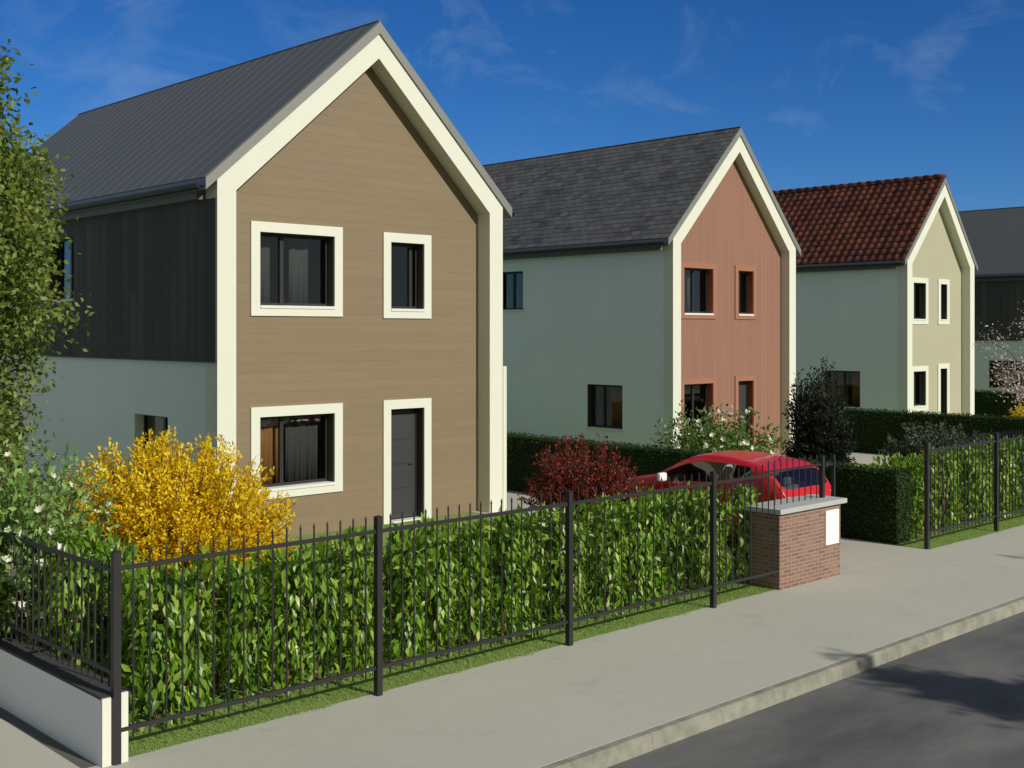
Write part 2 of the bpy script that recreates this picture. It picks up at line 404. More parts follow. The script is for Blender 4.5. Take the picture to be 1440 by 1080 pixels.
def bush(name, loc, label, cat, group, rx, rz, zc, mat, leaf, n_stem, n_leaf, up=.6, stemmat='twig', wide=.45, tips=.15, flowers=None, base_spread=.25, fname='foliage', seedtint=0, zlow=.1):
    """shrub of many arching stems covered in leaves or florets"""
    root = empty(name, loc, label, cat, group)
    stems = MB(); Cs, Ds, Ts = [], [], []; ends = []
    for i in range(n_stem):
        th = rnd(1, 0, 2*np.pi)[0]; el = math.asin(rnd(1, zlow, 1)[0])
        k = rnd(1, .82, 1.0+tips)[0]*(1 if rnd(1)[0] < .55 else rnd(1, .45, .9)[0])
        e = np.array([rx*math.cos(th)*math.cos(el)*k, rx*math.sin(th)*math.cos(el)*k, zc + rz*math.sin(el)*k])
        b = np.array([math.cos(th)*base_spread*rnd(1, .1, 1)[0], math.sin(th)*base_spread*rnd(1, .1, 1)[0], 0.])
        mid = b*.55 + e*.45 + np.array([0, 0, up*.35*zc])
        ts = np.linspace(0, 1, 8)[:, None]; P = (1-ts)**2*b + 2*ts*(1-ts)*mid + ts**2*e
        P[1:] += rng.normal(0, .012*rx, (7, 3))
        stems.tube([tuple(p) for p in P], list(np.linspace(.011, .0025, 8)), 4)
        t = rnd(n_leaf, .30, 1.0)[:, None]; Q = (1-t)**2*b + 2*t*(1-t)*mid + t**2*e
        dr = nrm(2*(1-t)*(mid-b) + 2*t*(e-mid))
        sp = rdir(n_leaf)*wide*leaf*rnd(n_leaf, .5, 2.0)[:, None]
        Cs.append(Q+sp); Ds.append(nrm(dr*.8+rdir(n_leaf)*.8)); Ts.append(np.clip(rng.normal(.5, .25, n_leaf)+rnd(1, -.2, .2)[0], 0, 1)); ends.append(e)
    C = np.concatenate(Cs); D = np.concatenate(Ds); n = len(C); ok = C[:, 2] > .03; C, D = C[ok], D[ok]; n = len(C)
    leaves(fname, C, D, rdir(n), rnd(n, leaf*.7, leaf*1.35), leaf*.55, np.concatenate(Ts)[ok], mat, root, .2, .15)
    stems.build('stems', M[stemmat], root)
    if flowers:
        fm, nf, fs = flowers; Fc, Fd, Fn = [], [], []
        idx = rng.choice(len(C), nf*4); r_ = np.linalg.norm((C[idx]-np.array([0, 0, zc]))/np.array([rx, rx, rz]), axis=1)
        idx = idx[np.argsort(-r_+rnd(len(idx), 0, .25))][:nf]
        for j in idx:
            c = C[j]; o = nrm((c-np.array([0, 0, zc*.6]))[None])[0]; o = nrm((o+rng.normal(0, .35, 3))[None])[0]
            a = nrm(np.cross(o, rng.normal(size=3))[None])[0]; b2 = np.cross(o, a)
            for q in range(6):
                w = 2*np.pi*q/6; Fc.append(c+o*.03); Fd.append(a*math.cos(w)+b2*math.sin(w)+o*.45); Fn.append(o)
        leaves('blossom', np.array(Fc), np.array(Fd), np.array(Fn), fs, fs*.75, rnd(len(Fc)), fm, root, -.1, .1)
    return root

# ------------------------------------------------------------------ house
def cells(mb, u0, u1, v0, v1, ops, put):
    us = sorted({u0, u1, *[o[0] for o in ops], *[o[1] for o in ops]}); vs = sorted({v0, v1, *[o[2] for o in ops], *[o[3] for o in ops]})
    us = [u for u in us if u0 <= u <= u1]; vs = [v for v in vs if v0 <= v <= v1]
    for j in range(len(vs)-1):
        run = None
        for i in range(len(us)-1):
            cu, cv = (us[i]+us[i+1])/2, (vs[j]+vs[j+1])/2
            hole = any(o[0] < cu < o[1] and o[2] < cv < o[3] for o in ops)
            if hole:
                if run is not None: put(run, us[i], vs[j], vs[j+1]); run = None
            elif run is None: run = us[i]
        if run is not None: put(run, u1, vs[j], vs[j+1])

def opening(root, plane, pos, u0, u1, v0, v1, depth, kind, reveal, trim=None, tw=.17, sill=True, mull=(.36,), curtains_or_reflections=None, frame='anthracite'):
    """window or door; plane 'f' = faces -Y at y=pos, 'l' = faces -X at x=pos"""
    def B(mb, a0, a1, d0, d1, b0, b1):
        if plane == 'f': mb.box(a0, a1, pos+d0, pos+d1, b0, b1)
        else: mb.box(pos+d0, pos+d1, a0, a1, b0, b1)
        return mb
    fw = .055
    mb = MB(); B(mb, u0, u0+fw, depth, depth+.06, v0, v1); B(mb, u1-fw, u1, depth, depth+.06, v0, v1)
    B(mb, u0+fw, u1-fw, depth, depth+.06, v1-fw, v1)
    if kind == 'window':
        B(mb, u0+fw, u1-fw, depth, depth+.06, v0, v0+fw)
        for m in mull: c = u0+(u1-u0)*m; B(mb, c-.035, c+.035, depth-.004, depth+.056, v0+fw, v1-fw)
    fr = mb.build('window' if kind == 'window' else 'door', M[frame], root)
    if kind == 'window':
        B(MB(), u0+fw, u1-fw, depth+.022, depth+.034, v0+fw, v1-fw).build('pane', M['glass'], fr)
    else:
        lf = MB(); B(lf, u0+fw, u1-fw, depth+.02, depth+.06, v0+.02, v1-fw)
        lf.build('door_leaf', M['door'], fr)
        pn = MB(); n = 4; hh = (v1-v0-.25)/n
        for i in range(n): B(pn, u0+fw+.08, u1-fw-.10, depth+.008, depth+.02, v0+.12+i*hh, v0+.12+i*hh+hh*.82)
        pn.build('door_panel', M['door'], fr, bevel=.006)
        hd = MB(); z = v0+1.02; a = u1-fw-.06
        if plane == 'f': hd.tube([(a, pos+depth+.02, z), (a, pos+depth-.03, z), (a-.10, pos+depth-.03, z)], .009, 6)
        else: hd.tube([(pos+depth+.02, a, z), (pos+depth-.03, a, z), (pos+depth-.03, a-.1, z)], .009, 6)
        hd.build('handle', M['steel'], fr)
    rv = MB(); t = .012
    B(rv, u0-.001, u0+t, .004, depth, v0, v1); B(rv, u1-t, u1+.001, .004, depth, v0, v1); B(rv, u0+t, u1-t, .004, depth, v1-t, v1+.001)
    rv.build('reveal', M[reveal], fr)
    if sill:
        o = .035 if trim is None else .0
        B(MB(), u0-o, u1+o, -.045, depth-.001, v0-.045, v0+.006).build('sill', M['sill'], fr, bevel=.004)
    if trim:
        tm = MB(); z0 = v0-tw if kind == 'window' else 0.0
        B(tm, u0-tw, u0, -.03, .006, z0, v1+tw); B(tm, u1, u1+tw, -.03, .006, z0, v1+tw); B(tm, u0, u1, -.03, .006, v1, v1+tw)
        if kind == 'window': B(tm, u0, u1, -.03, .006, z0, v0-.046)
        tm.build('surround', M[trim], fr)
    if curtains_or_reflections:
        for (a, b, mt) in curtains_or_reflections:
            c = MB(); n = max(4, int((b-a)*(u1-u0)/.03)); vs = []; 
            for i in range(n+1):
                u = u0+(u1-u0)*(a+(b-a)*i/n); d = depth+.20+.018*math.sin(i*1.1+2*math.sin(i*.37))+.012*math.sin(i*2.3)
                for z in (v0-.1, v1+.12): vs.append((u, pos+d, z) if plane == 'f' else (pos+d, u, z))
            c.add(vs, [(2*i, 2*i+2, 2*i+3, 2*i+1) for i in range(n)]); co = c.build('curtain', M[mt], fr, smooth=True)
            sm = co.modifiers.new('thick', 'SOLIDIFY'); sm.thickness = .008
    return fr

def house(name, label, x0, y0, W, depth, eave, apex, xa, fw, rec, gmat, roof, front, left, upper_clad, cat='house'):
    root = empty(name, (x0, y0, 0), label, cat, 'gabled houses in the row')
    s1 = (apex-eave)/xa; s2 = (apex-eave)/(W-xa)
    ix = .35 if fw is None else fw
    iz = lambda s: fw*(math.sqrt(1+s*s)-s)          # inner corner drop for a band of even width
    out = [(0, 0), (0, eave), (xa, apex), (W, eave), (W, 0)]
    ap_in = apex - fw*math.sqrt(1+s1*s1)*.97
    inn = [(fw, 0), (fw, eave-iz(s1)), (xa, ap_in), (W-fw, eave-iz(s2)), (W-fw, 0)]
    MB().strip_y(out, inn, 0, rec+.02).build('gable_frame', M['cream'], root)
    # front wall inside the frame
    T = .22; e2 = eave-iz(s1)+.02
    w = MB(); ops = [(o['u'][0], o['u'][1], o['v'][0], o['v'][1]) for o in front]
    cells(w, fw-.05, W-fw+.05, 0, e2, ops, lambda a, b, c, d: w.box(a, b, rec, rec+T, c, d))
    w.prism_y([(fw-.05, e2), (W-fw+.05, e2), (xa, ap_in+.05)], rec, rec+T)
    w.build('gable_wall', gmat, root)
    for o in front:
        opening(root, 'f', rec, *o['u'], *o['v'], .17, o['kind'], o['rv'], o.get('trim'), o.get('tw', .17), o.get('sill', True), o.get('mull', (.36,)), o.get('cur'))
    # side and back walls
    lw = MB(); lops = [(o['u'][0], o['u'][1], o['v'][0], o['v'][1]) for o in left]
    cells(lw, rec+.02, depth, 0, eave, lops, lambda a, b, c, d: lw.box(.012, .012+T, a, b, c, d))
    lw.box(W-.012-T, W-.012, rec+.02, depth, 0, eave)
    lw.box(.012+T, W-.012-T, depth-T, depth, 0, eave)
    lw.prism_y([(.012, eave+.001), (W-.012, eave+.001), (xa, apex-.02)], depth-T, depth)
    lw.build('side_wall', M['white_render'], root)
    if upper_clad:
        c = MB(); cells(c, .006, depth+.03, upper_clad, eave-.30, lops, lambda a, b, v, d: c.box(-.030, -.003, a, b, v, d))
        c.build('cladding', M['dark_clad'], root)
        MB().box(-.04, -.002, .006, depth+.03, upper_clad-.03, upper_clad-.001).build('cladding_drip', M['gutter'], root)
    for o in left:
        opening(root, 'l', .012 if not (upper_clad and o['v'][0] > upper_clad) else -.030, *o['u'], *o['v'], o.get('d', .14), o['kind'], o['rv'], None, 0, o.get('sill', True), o.get('mull', (.4,)), o.get('cur'))
    MB().box(T+.02, W-T-.02, rec+T+.01, depth-T-.01, 2.62, 2.82).build('upper_floor', M['interior'], root)
    MB().box(T+.02, W-T-.02, 2.9, 3.0, .0, 2.6).box(T+.02, W-T-.02, 2.9, 3.0, 2.83, eave-.2).build('partition', M['interior'], root)
    # roof slabs
    th = .19; ov = .22
    la = (-ov, eave-ov*s1+.20); ra = (W+ov, eave-ov*s2+.20); tp = (xa, apex+.20)
    rmat = {'zinc': M['zinc'], 'slate': M['slate'], 'tile': M['tile']}[roof]
    edge = MB()
    edge.prism_y([(la[0], la[1]-th), (xa, tp[1]-th-.012), tp, la], -.035, depth+.12)
    edge.prism_y([(xa, tp[1]-th-.012), (ra[0], ra[1]-th), ra, tp], -.035, depth+.12)
    ro = edge.build('roof', M['zinc_edge'], root)
    cov = MB()
    def slope_pt(side, t, lift):
        a = la if side < 0 else ra; s = s1 if side < 0 else s2; nx, nz = -s/math.hypot(1, s)*(1 if side < 0 else -1), 1/math.hypot(1, s)
        return (a[0]+(xa-a[0])*t + nx*lift, a[1]+(tp[1]-a[1])*t + nz*lift)
    Y0, Y1 = -.02, depth+.105
    for side in (-1, 1):
        if roof == 'tile':
            rows = 14; per = .30; n = int((Y1-Y0)/per*8)
            for r in range(rows):
                vs = []
                for k in range(n+1):
                    y = Y0+(Y1-Y0)*k/n; c = math.sin(2*math.pi*y/per)
                    for t, l in ((r/rows, .055), ((r+1)/rows+.006, .02)):
                        x, z = slope_pt(side, min(t, 1), l+.028*c); vs.append((x, y, z))
                    x, z = slope_pt(side, r/rows, .005); vs.append((x, y, z))
                fs = []
                for k in range(n): fs += [(3*k, 3*k+3, 3*k+4, 3*k+1), (3*k+2, 3*k+5, 3*k+3, 3*k)]
                cov.add(vs, fs)
        else:
            A, B_ = slope_pt(side, 0, .004), slope_pt(side, 1, .004)
            A2, B2 = slope_pt(side, 0, .016), slope_pt(side, 1, .016)
            q = [A, B_, B2, A2]
            cov.prism_y(q if side < 0 else q[::-1], Y0, Y1)
            if roof == 'zinc':
                n = int((Y1-Y0)/.42)
                A, B_ = slope_pt(side, 0.004, .0165), slope_pt(side, .996, .0165); A2, B2 = slope_pt(side, .004, .0205), slope_pt(side, .996, .0205)
                for k in range(n+1):
                    y = Y0+.03+(Y1-Y0-.08)*k/n; q = [A, B_, B2, A2]; cov.prism_y(q if side < 0 else q[::-1], y, y+.010)
    cov.build('roof_covering', rmat, ro, smooth=(roof == 'tile'))
    if roof != 'tile':
        MB().tube([(xa, -.03, tp[1]+.005), (xa, depth+.11, tp[1]+.005)], .035, 8).build('ridge_cap', M['zinc'] if roof == 'zinc' else M['slate'], ro)
    else:
        rc = MB(); n = int(depth/.38)
        for k in range(n): rc.tube([(xa, -.02+k*.38, tp[1]+.02), (xa, -.02+(k+1)*.38+.03, tp[1]+.035)], [.10, .115], 10)
        rc.build('ridge_cap', M['tile'], ro, smooth=True)
    for sx, a in ((-1, la), (1, ra)):
        g = MB(); gx = a[0]+sx*.055; gz = a[1]-.09; seg = 8; pr = []
        for k in range(seg+1):
            t = math.pi*k/seg; pr.append((gx-.07*math.cos(t), gz-.09*math.sin(t)))
        for k in range(seg, -1, -1):
            t = math.pi*k/seg; pr.append((gx-.062*math.cos(t), gz-.082*math.sin(t)+.002))
        n = len(pr); g.add([(x, .02, z) for x, z in pr]+[(x, depth+.1, z) for x, z in pr], [(i, (i+1) % n, (i+1) % n+n, i+n) for i in range(n)]+[tuple(range(n-1, -1, -1)), tuple(range(n, 2*n))])
        g.build('gutter', M['gutter'], ro)
    for a, b in ((-.16, -.03), (W+.03, W+.16)): MB().box(a, b, rec+.03, depth+.05, eave-.30, eave-.14).build('fascia', M['fascia'], ro)
    return root

def win(u0, u1, v0, v1, rv='reveal_dark', trim=None, tw=.17, mull=(.36,), cur=None, kind='window', sill=True, d=.14):
    return dict(u=(u0, u1), v=(v0, v1), rv=rv, trim=trim, tw=tw, mull=mull, cur=cur, kind=kind, sill=sill, d=d)
G2 = [(.62, .98, 'curtain_grey')]
x0 = 9.63
house('gabled_house', 'brown timber-clad gabled house with a grey zinc roof, nearest to the corner', x0, 16.96, 6.20, 12.4, 5.92, 8.78, 3.20, .34, .35, M['brown_board'], 'zinc',
      [win(10.61-x0, 12.11-x0, 3.93, 5.16, trim='cream_trim', cur=[(.0, .30, 'curtain_grey'), (.55, .8, 'curtain_grey')]),
       win(13.35-x0, 14.13-x0, 3.91, 5.13, trim='cream_trim', mull=(.78,)),
       win(10.61-x0, 12.11-x0, .86, 2.07, trim='cream_trim', cur=[(.08, .42, 'curtain_brown'), (.5, .95, 'curtain_grey')]),
       win(13.35-x0, 14.13-x0, .02, 2.08, trim='cream_trim', kind='door')],
      [win(18.62-16.96, 19.86-16.96, .92, 2.06, rv='sill', d=.17), win(25.0-16.96, 27.2-16.96, .03, 2.06, mull=(.5,)), win(22.3-16.96, 23.5-16.96, 4.12, 5.32)], 3.03)
x0 = 23.60
house('gabled_house', 'terracotta-clad gabled house with a dark slate roof behind the red car', x0, 19.0, 5.50, 10.6, 5.86, 8.76, 2.83, .32, .28, M['terracotta'], 'slate',
      [win(24.37-x0, 25.60-x0, 3.97, 5.15, rv='reveal_rust', trim='orange_trim', tw=.14, mull=(.5,), cur=[(.3, .6, 'curtain_grey')]),
       win(26.72-x0, 27.42-x0, 3.97, 5.15, rv='reveal_rust', trim='orange_trim', tw=.14, mull=()),
       win(24.37-x0, 25.60-x0, .88, 2.13, rv='reveal_rust', trim='orange_trim', tw=.14, mull=(.5,)),
       win(26.72-x0, 27.42-x0, .02, 2.15, rv='reveal_rust', trim='orange_trim', tw=.14, kind='door')],
      [win(1.70, 2.95, .92, 2.08, mull=(.62,), cur=[(.05, .6, 'curtain_brown')]), win(5.45, 6.5, 4.12, 5.22, mull=(.5,))], None)
x0 = 37.70
house('gabled_house', 'beige rendered gabled house with a red tiled roof, third in the row', x0, 20.2, 4.97, 9.6, 5.95, 8.78, 2.67, .34, .33, M['beige_render'], 'tile',
      [win(38.70-x0, 39.58-x0, 3.93, 5.2, trim='cream_trim', tw=.18, mull=(.5,)),
       win(40.68-x0, 41.16-x0, 3.93, 5.2, trim='cream_trim', tw=.18, mull=()),
       win(38.70-x0, 39.58-x0, .88, 2.1, trim='cream_trim', tw=.18, mull=(.5,)),
       win(40.66-x0, 41.16-x0, .02, 2.16, trim='cream_trim', tw=.18, kind='door')],
      [win(22.0-20.2, 23.4-20.2, .82, 2.1, mull=(.5,), cur=[(.0, .35, 'curtain_brown'), (.5, .8, 'curtain_brown')])], None)
x0 = 49.4
house('gabled_house', 'grey-roofed house with dark upper cladding over white render, farthest in the row', x0, 20.4, 5.6, 12, 5.92, 8.74, 2.8, .34, .33, M['brown_board'], 'zinc',
      [win(1.0, 2.3, 3.93, 5.2, trim='cream_trim'), win(3.5, 4.2, 3.93, 5.2, trim='cream_trim', mull=()), win(1.0, 2.3, .88, 2.1, trim='cream_trim'), win(3.5, 4.2, .02, 2.1, trim='cream_trim', kind='door')],
      [win(.7, 2.35, 1.12, 2.27, mull=(.45,), cur=[(.5, 1.0, 'curtain_brown')]), win(5.5, 6.7, 4.1, 5.3)], 3.14)
# cream plinth thickening the foot of the nearest gable's right leg
hr = bpy.data.objects['gabled_house']
MB().box(6.20, 6.29, -.015, .32, 0, 2.82).build('pilaster', M['cream'], hr)

# ------------------------------------------------------------------ ground
struct('ground', MB().add([(-400, -400, -.16), (600, -400, -.16), (600, 600, -.16), (-400, 600, -.16)], [(0, 1, 2, 3)]), M['lawn'])
struct('road', MB().add([(-150, -2.4, -.13), (250, -2.4, -.13), (250, 6.70, -.13), (-150, 6.70, -.13)], [(0, 1, 2, 3)]), M['asphalt'])
struct('pavement', MB().box(-150, 250, 6.793, 9.27, -.15, .004), M['pavement'])
struct('pavement', MB().box(-150, 250, -5.0, -2.56, -.15, .004), M['pavement'])
kb = MB(); kx = -30.0
while kx < 90:
    kb.prism_x([(6.655, -.15), (6.78, -.15), (6.78, .006), (6.70, .006), (6.672, -.012)], kx+.0015, kx+.9985); kx += 1.0
struct('kerb', kb, M['kerb'])
struct('kerb', MB().box(-60, 150, -2.55, -2.42, -.15, .006), M['kerb'])
struct('lawn', MB().box(-150, 250, 9.272, 90, -.15, 0), M['lawn'])
struct('lawn', MB().box(-150, 250, -60, -5.01, -.15, 0), M['lawn'])
struct('path', MB().box(-60, 4.06, 9.272, 80, -.1, .005), M['pavement'])
struct('driveway', MB().box(15.32, 17.98, 9.272, 24, -.1, .005), M['pavement'])
struct('driveway', MB().box(28.4, 30.95, 9.272, 24, -.1, .005), M['pavement'])
struct('driveway', MB().box(41.6, 44.2, 9.272, 24, -.1, .005), M['pavement'])
M['drain'] = plain('drain_strip', (.10, .10, .095), .9, .2)  # dark gap band at the wall foot, carrying the wall's shadow in its colour
struct('drain', MB().box(4.062, 4.175, 9.28, 40, -.1, .002), M['drain'])
def grass_strip(name, x0, x1, y0, y1, dens):
    n = int((x1-x0)*(y1-y0)*dens); gx = rnd(n, x0, x1); gy = rnd(n, y0, y1); gy = np.where(gy < y0+.12, gy-.05*(np.sin(gx*2.3)+np.sin(gx*7.1+1)+.6*np.sin(gx*19))*.5, gy); C = np.stack([gx, gy, np.zeros(n)], 1)
    D = nrm(rdir(n)*.55+np.array([0, 0, 1.])); L = rnd(n, .012, .032)
    patch = .15*np.sin(C[:, 0]*3.1)*np.sin(C[:, 1]*9)
    o = leaves(name, C, D, rdir(n), L, .006, rng.normal(.5, .25, n)+patch, L_grass, None, .3, .1)
    return tag(o, None, None, None, 'stuff')
tag(grass_strip('grass', 4.42, 13.75, 9.25, 10.0, 3800), 'short green grass strip along the foot of the front railing', 'grass')
tag(grass_strip('grass', 17.99, 25.6, 9.25, 10.2, 2500), 'short green grass strip under the railing beyond the driveway', 'grass')

# ------------------------------------------------------------------ low wall, fences, gate pillar
lw = empty('low_wall', (4.30, 9.21, 0), 'low white rendered wall with cream end face at the street corner', 'wall')
MB().box(-.11, .11, .004, 12, 0, .535).build('wall_body', M['low_wall'], lw)
MB().box(-.11, -.036, -.02, .003, 0, .55).box(.042, .11, -.02, .003, 0, .57).build('end_face', M['cream'], lw)
M['coping_dark'] = plain('dark_coping', (.05, .05, .052), .8, .2)
MB().box(-.105, .16, .004, 12, .536, .556).build('coping', M['coping_dark'], lw)  # thin dark strip along the top of the low wall

post_me = MB().box(-.031, .031, -.031, .031, 0, 1.72).add([(-.035, -.035, 1.72), (.035, -.035, 1.72), (.035, .035, 1.72), (-.035, .035, 1.72), (0, 0, 1.735)], [(0, 1, 4), (1, 2, 4), (2, 3, 4), (3, 0, 4), (3, 2, 1, 0)]).build('post_source', M['anthracite'])
pick = MB().tube([(0, 0, .19), (0, 0, 1.70)], .009, 6).add([(-.009, -.009, 1.70), (.009, -.009, 1.70), (.009, .009, 1.70), (-.009, .009, 1.70), (0, 0, 1.745)], [(0, 1, 4), (1, 2, 4), (2, 3, 4), (3, 0, 4)]).build('picket_source', M['anthracite'])
def picket_mesh(z0, z1):
    return MB().tube([(0, 0, z0), (0, 0, z1-.045)], .009, 6).cone(0, 0, z1-.045, z1, .009).build('picket_source', M['anthracite'])
def fence(name, p0, direction, posts, label, n_pick=17, rails=(.27, 1.58), pz=(.19, 1.745), post0=0.0, skip_first=False, skip_last=False):
    root = empty(name, (*p0, 0), label, 'fence', 'dark metal railings along the plots')
    d = np.array(direction, float); 
    me = picket_mesh(*pz)
    for i, t in enumerate(posts):
        if skip_first and i == 0 or skip_last and i == len(posts)-1: continue
        o = inst(post_me, 'post', root, (d[0]*t, d[1]*t, post0)); o.scale = (1, 1, (1.735-post0)/1.735)
    for a, b in zip(posts[:-1], posts[1:]):
        for z in rails:
            r = MB(); q = .031
            if d[0]: r.box(a+q, b-q, -.012, .012, z-.018, z+.018)
            else: r.box(-.012, .012, a+q, b-q, z-.018, z+.018)
            r.build('rail', M['anthracite'], root)
        m = round(n_pick*(b-a)/2.6)
        for k in range(1, m+1):
            t = a+(b-a)*k/(m+1); inst(me, 'picket', root, (d[0]*t, d[1]*t, 0))
    bpy.data.objects.remove(me)
    return root
fence('metal_fence', (4.31, 9.20), (1, 0), [0, 2.64, 5.29, 7.92, 9.40], 'dark metal railing with spiked pickets in front of the long leafy hedge', 17, skip_last=True)
fence('metal_fence', (4.31, 9.20), (0, 1), [0, 2.6, 5.2, 7.8], 'dark metal railing standing on the low white wall', 19, (.73, 1.56), (.60, 1.66), .55, True)
fence('metal_fence', (18.02, 9.32), (1, 0), [0, 2.50, 5.0, 7.5], 'dark metal railing beyond the driveway at the right', 19)
bp = empty('gate_pillar', (13.70, 9.20, 0), 'red brick gate pillar with grey stone coping beside the driveway', 'pillar')
MB().box(0, 1.53, 0, .49, 0, 1.03).build('brick_body', M['brick'], bp)
MB().box(-.06, 1.62, -.06, .55, 1.031, 1.10).build('coping', M['stone'], bp, bevel=.008)
MB().box(1.12, 1.46, -.022, .02, .47, .96).build('letterbox_panel', M['white_plastic'], bp, bevel=.004)
cf = empty('metal_fence', (13.70, 9.42, 1.105), 'short row of dark pickets standing on the brick pillar coping', 'fence', 'dark metal railings along the plots')
me = picket_mesh(0, .64)
for k in range(9): inst(me, 'picket', cf, (.06+k*.15, 0, 0))
bpy.data.objects.remove(me)
MB().box(0, 1.37, -.012, .012, .46, .49).build('rail', M['anthracite'], cf)
MB().box(1.37, 1.43, -.03, .03, 0, .60).build('post', M['anthracite'], cf)
gt = empty('garden_gate', (15.40, 9.42, 0), 'dark metal gate post with latch bar beside the brick pillar', 'gate')
MB().box(-.02, .02, -.025, .025, 0, 1.70).build('post', M['anthracite'], gt)
MB().box(-.215, -.021, -.012, .012, 1.55, 1.585).build('latch_bar', M['anthracite'], gt)
bpy.data.objects.remove(post_me); bpy.data.objects.remove(pick)

# ------------------------------------------------------------------ hedges
laurel('laurel_hedge', (4.75, 10.12), (13.95, 10.12), .86, 1.33, 'long leafy laurel hedge behind the front railing')
laurel('laurel_hedge', (4.88, 10.5), (4.88, 15.5), .80, 1.50, 'leafy laurel hedge running back behind the low white wall', 480)
laurel('laurel_hedge', (18.65, 10.2), (25.4, 10.2), .86, 1.36, 'leafy laurel hedge behind the railing right of the driveway', 430)
clipped('clipped_hedge', 17.99, 18.5, 9.82, 26, 1.2, 'dark clipped hedge between the red car and the terracotta house', 900)
clipped('clipped_hedge', 30.98, 31.5, 9.9, 27, 1.22, 'dark clipped hedge in front of the beige house', 520, .065)
clipped('clipped_hedge', 44.25, 44.8, 14.0, 27, 1.20, 'dark clipped hedge in front of the farthest house', 320, .08)

# ------------------------------------------------------------------ shrubs
bush('forsythia_bush', (6.74, 12.92, 0), 'large yellow forsythia in full flower behind the front railing', 'shrub', 'yellow flowering shrubs', 1.28, 1.12, 1.10, L_yel, .054, 1500, 110, .6, zlow=-.6, wide=.45, tips=.16)
bush('forsythia_bush', (34.0, 14.2, 0), 'small yellow forsythia at the right edge before the farthest house', 'shrub', 'yellow flowering shrubs', .85, .75, .85, L_yel, .06, 240, 50, .6, zlow=-.3)
bush('red_leaf_bush', (14.28, 13.35, 0), 'dark red leaved shrub in front of the car bonnet', 'shrub', None, .92, .92, .82, L_red, .055, 520, 60, .5, zlow=-.5, wide=.6)
bush('white_flowering_shrub', (4.62, 12.1, 0), 'white flowering green shrub beside the tree on the left', 'shrub', 'white flowering shrubs', 1.0, 1.0, 1.30, L_shrub2, .085, 230, 52, .5, flowers=(L_wh, 340, .048), zlow=-.5, wide=1.0)
bush('white_flowering_shrub', (20.3, 15.2, 0), 'white flowering shrub behind the red car roof', 'shrub', 'white flowering shrubs', 1.2, .80, 1.05, L_shrub, .10, 130, 44, .5, flowers=(L_wh, 150, .075), zlow=-.3, wide=1.2, tips=.35)
bush('dark_evergreen', (25.2, 15.8, 0), 'blackish green evergreen at the corner of the terracotta house', 'shrub', None, .80, 1.75, .95, L_dark, .075, 420, 80, .5, zlow=-.5, wide=.8, tips=.1)
bush('low_pine', (24.7, 12.4, 0), 'low spreading grey-green pine above the right-hand hedge', 'shrub', None, 1.2, .62, .88, L_pine, .07, 200, 80, .3, zlow=-.1, wide=.5)

# ------------------------------------------------------------------ trees
def tree(name, loc, label, group, height, trunk_r, blobs, mat, leaf, n_leaf, leafn='crown', droop=.4):
    """trunk, limbs to every crown clump, twigs with leaves round them"""
    root = empty(name, loc, label, 'tree', group)
    tr = MB(); P = []
    for i in range(9):
        t = i/8; P.append((.12*math.sin(t*4)*t, .10*math.cos(t*3)*t, height*.86*t))
    tr.tube(P, [trunk_r*(1.25 if i == 0 else 1-.85*i/8) for i in range(9)], 9)
    Cs, Ds, Ts = [], [], []
    for (bx, by, bz, br, bh) in blobs:
        z0 = max(.35, bz-bh-.8*math.hypot(bx, by)); z0 = min(z0, height*.8); k = z0/(height*.86); s = (.12*math.sin(k*4)*k, .10*math.cos(k*3)*k, z0)
        e = Vector((bx, by, bz)); mid = Vector(s)*.5+e*.5+Vector((0, 0, .25))
        tr.tube([s, tuple(mid), tuple(e)], [trunk_r*.35, trunk_r*.2, .012], 6)
        nt = max(6, int(n_leaf*br*br*bh/26)); bt = rnd(1, -.12, .12)[0]
        for j in range(nt):
            d = rdir(1)[0]; q = rnd(1, .25, 1)[0]**.5; te = np.array([bx+d[0]*br*q, by+d[1]*br*q, bz+d[2]*bh*q])
            if te[2] < .4: continue
            tw0 = np.array(e)*.55+te*.45
            tr.tube([tuple(tw0), tuple((tw0+te)/2+np.array([0, 0, .05])), tuple(te)], [.009, .006, .003], 3, False)
            m = 26; c = te+rng.normal(0, 1, (m, 3))*np.array([.16, .16, .19]); c -= np.array([0, 0, .05])
            Cs.append(c); Ds.append(nrm(rdir(m)+np.array([d[0]*.4, d[1]*.4, -droop]))); Ts.append(np.clip(rng.normal(.5, .22, m)+bt+rnd(1, -.2, .2)[0], 0, 1))
    C = np.concatenate(Cs); n = len(C)
    leaves(leafn, C, np.concatenate(Ds), nrm(rdir(n)+np.array([0, 0, .5])), rnd(n, leaf*.7, leaf*1.3), leaf*.6, np.concatenate(Ts), mat, root, .2, .12)
    tr.build('trunk', M['bark'], root, smooth=True)
    return root
blobs = []
for i in range(78):
    z = rnd(1, 1.7, 7.0)[0]; prof = float(np.interp(z, [1.7, 2.6, 5.0, 5.8, 6.4, 7.2], [.85, 1.2, 1.25, 1.05, .55, .2]))
    a = rnd(1, 0, 6.28)[0]; r = prof*rnd(1, .2, 1)[0]; blobs.append((r*math.cos(a), r*math.sin(a), z, rnd(1, .35, .6)[0], rnd(1, .4, .75)[0]*(1.3 if z < 3 else 1)))
tree('leafy_tree', (5.05, 15.6, 0), 'tall leafy green tree at the left edge of the picture', None, 7.5, .16, blobs, L_tree, .092, 6600)
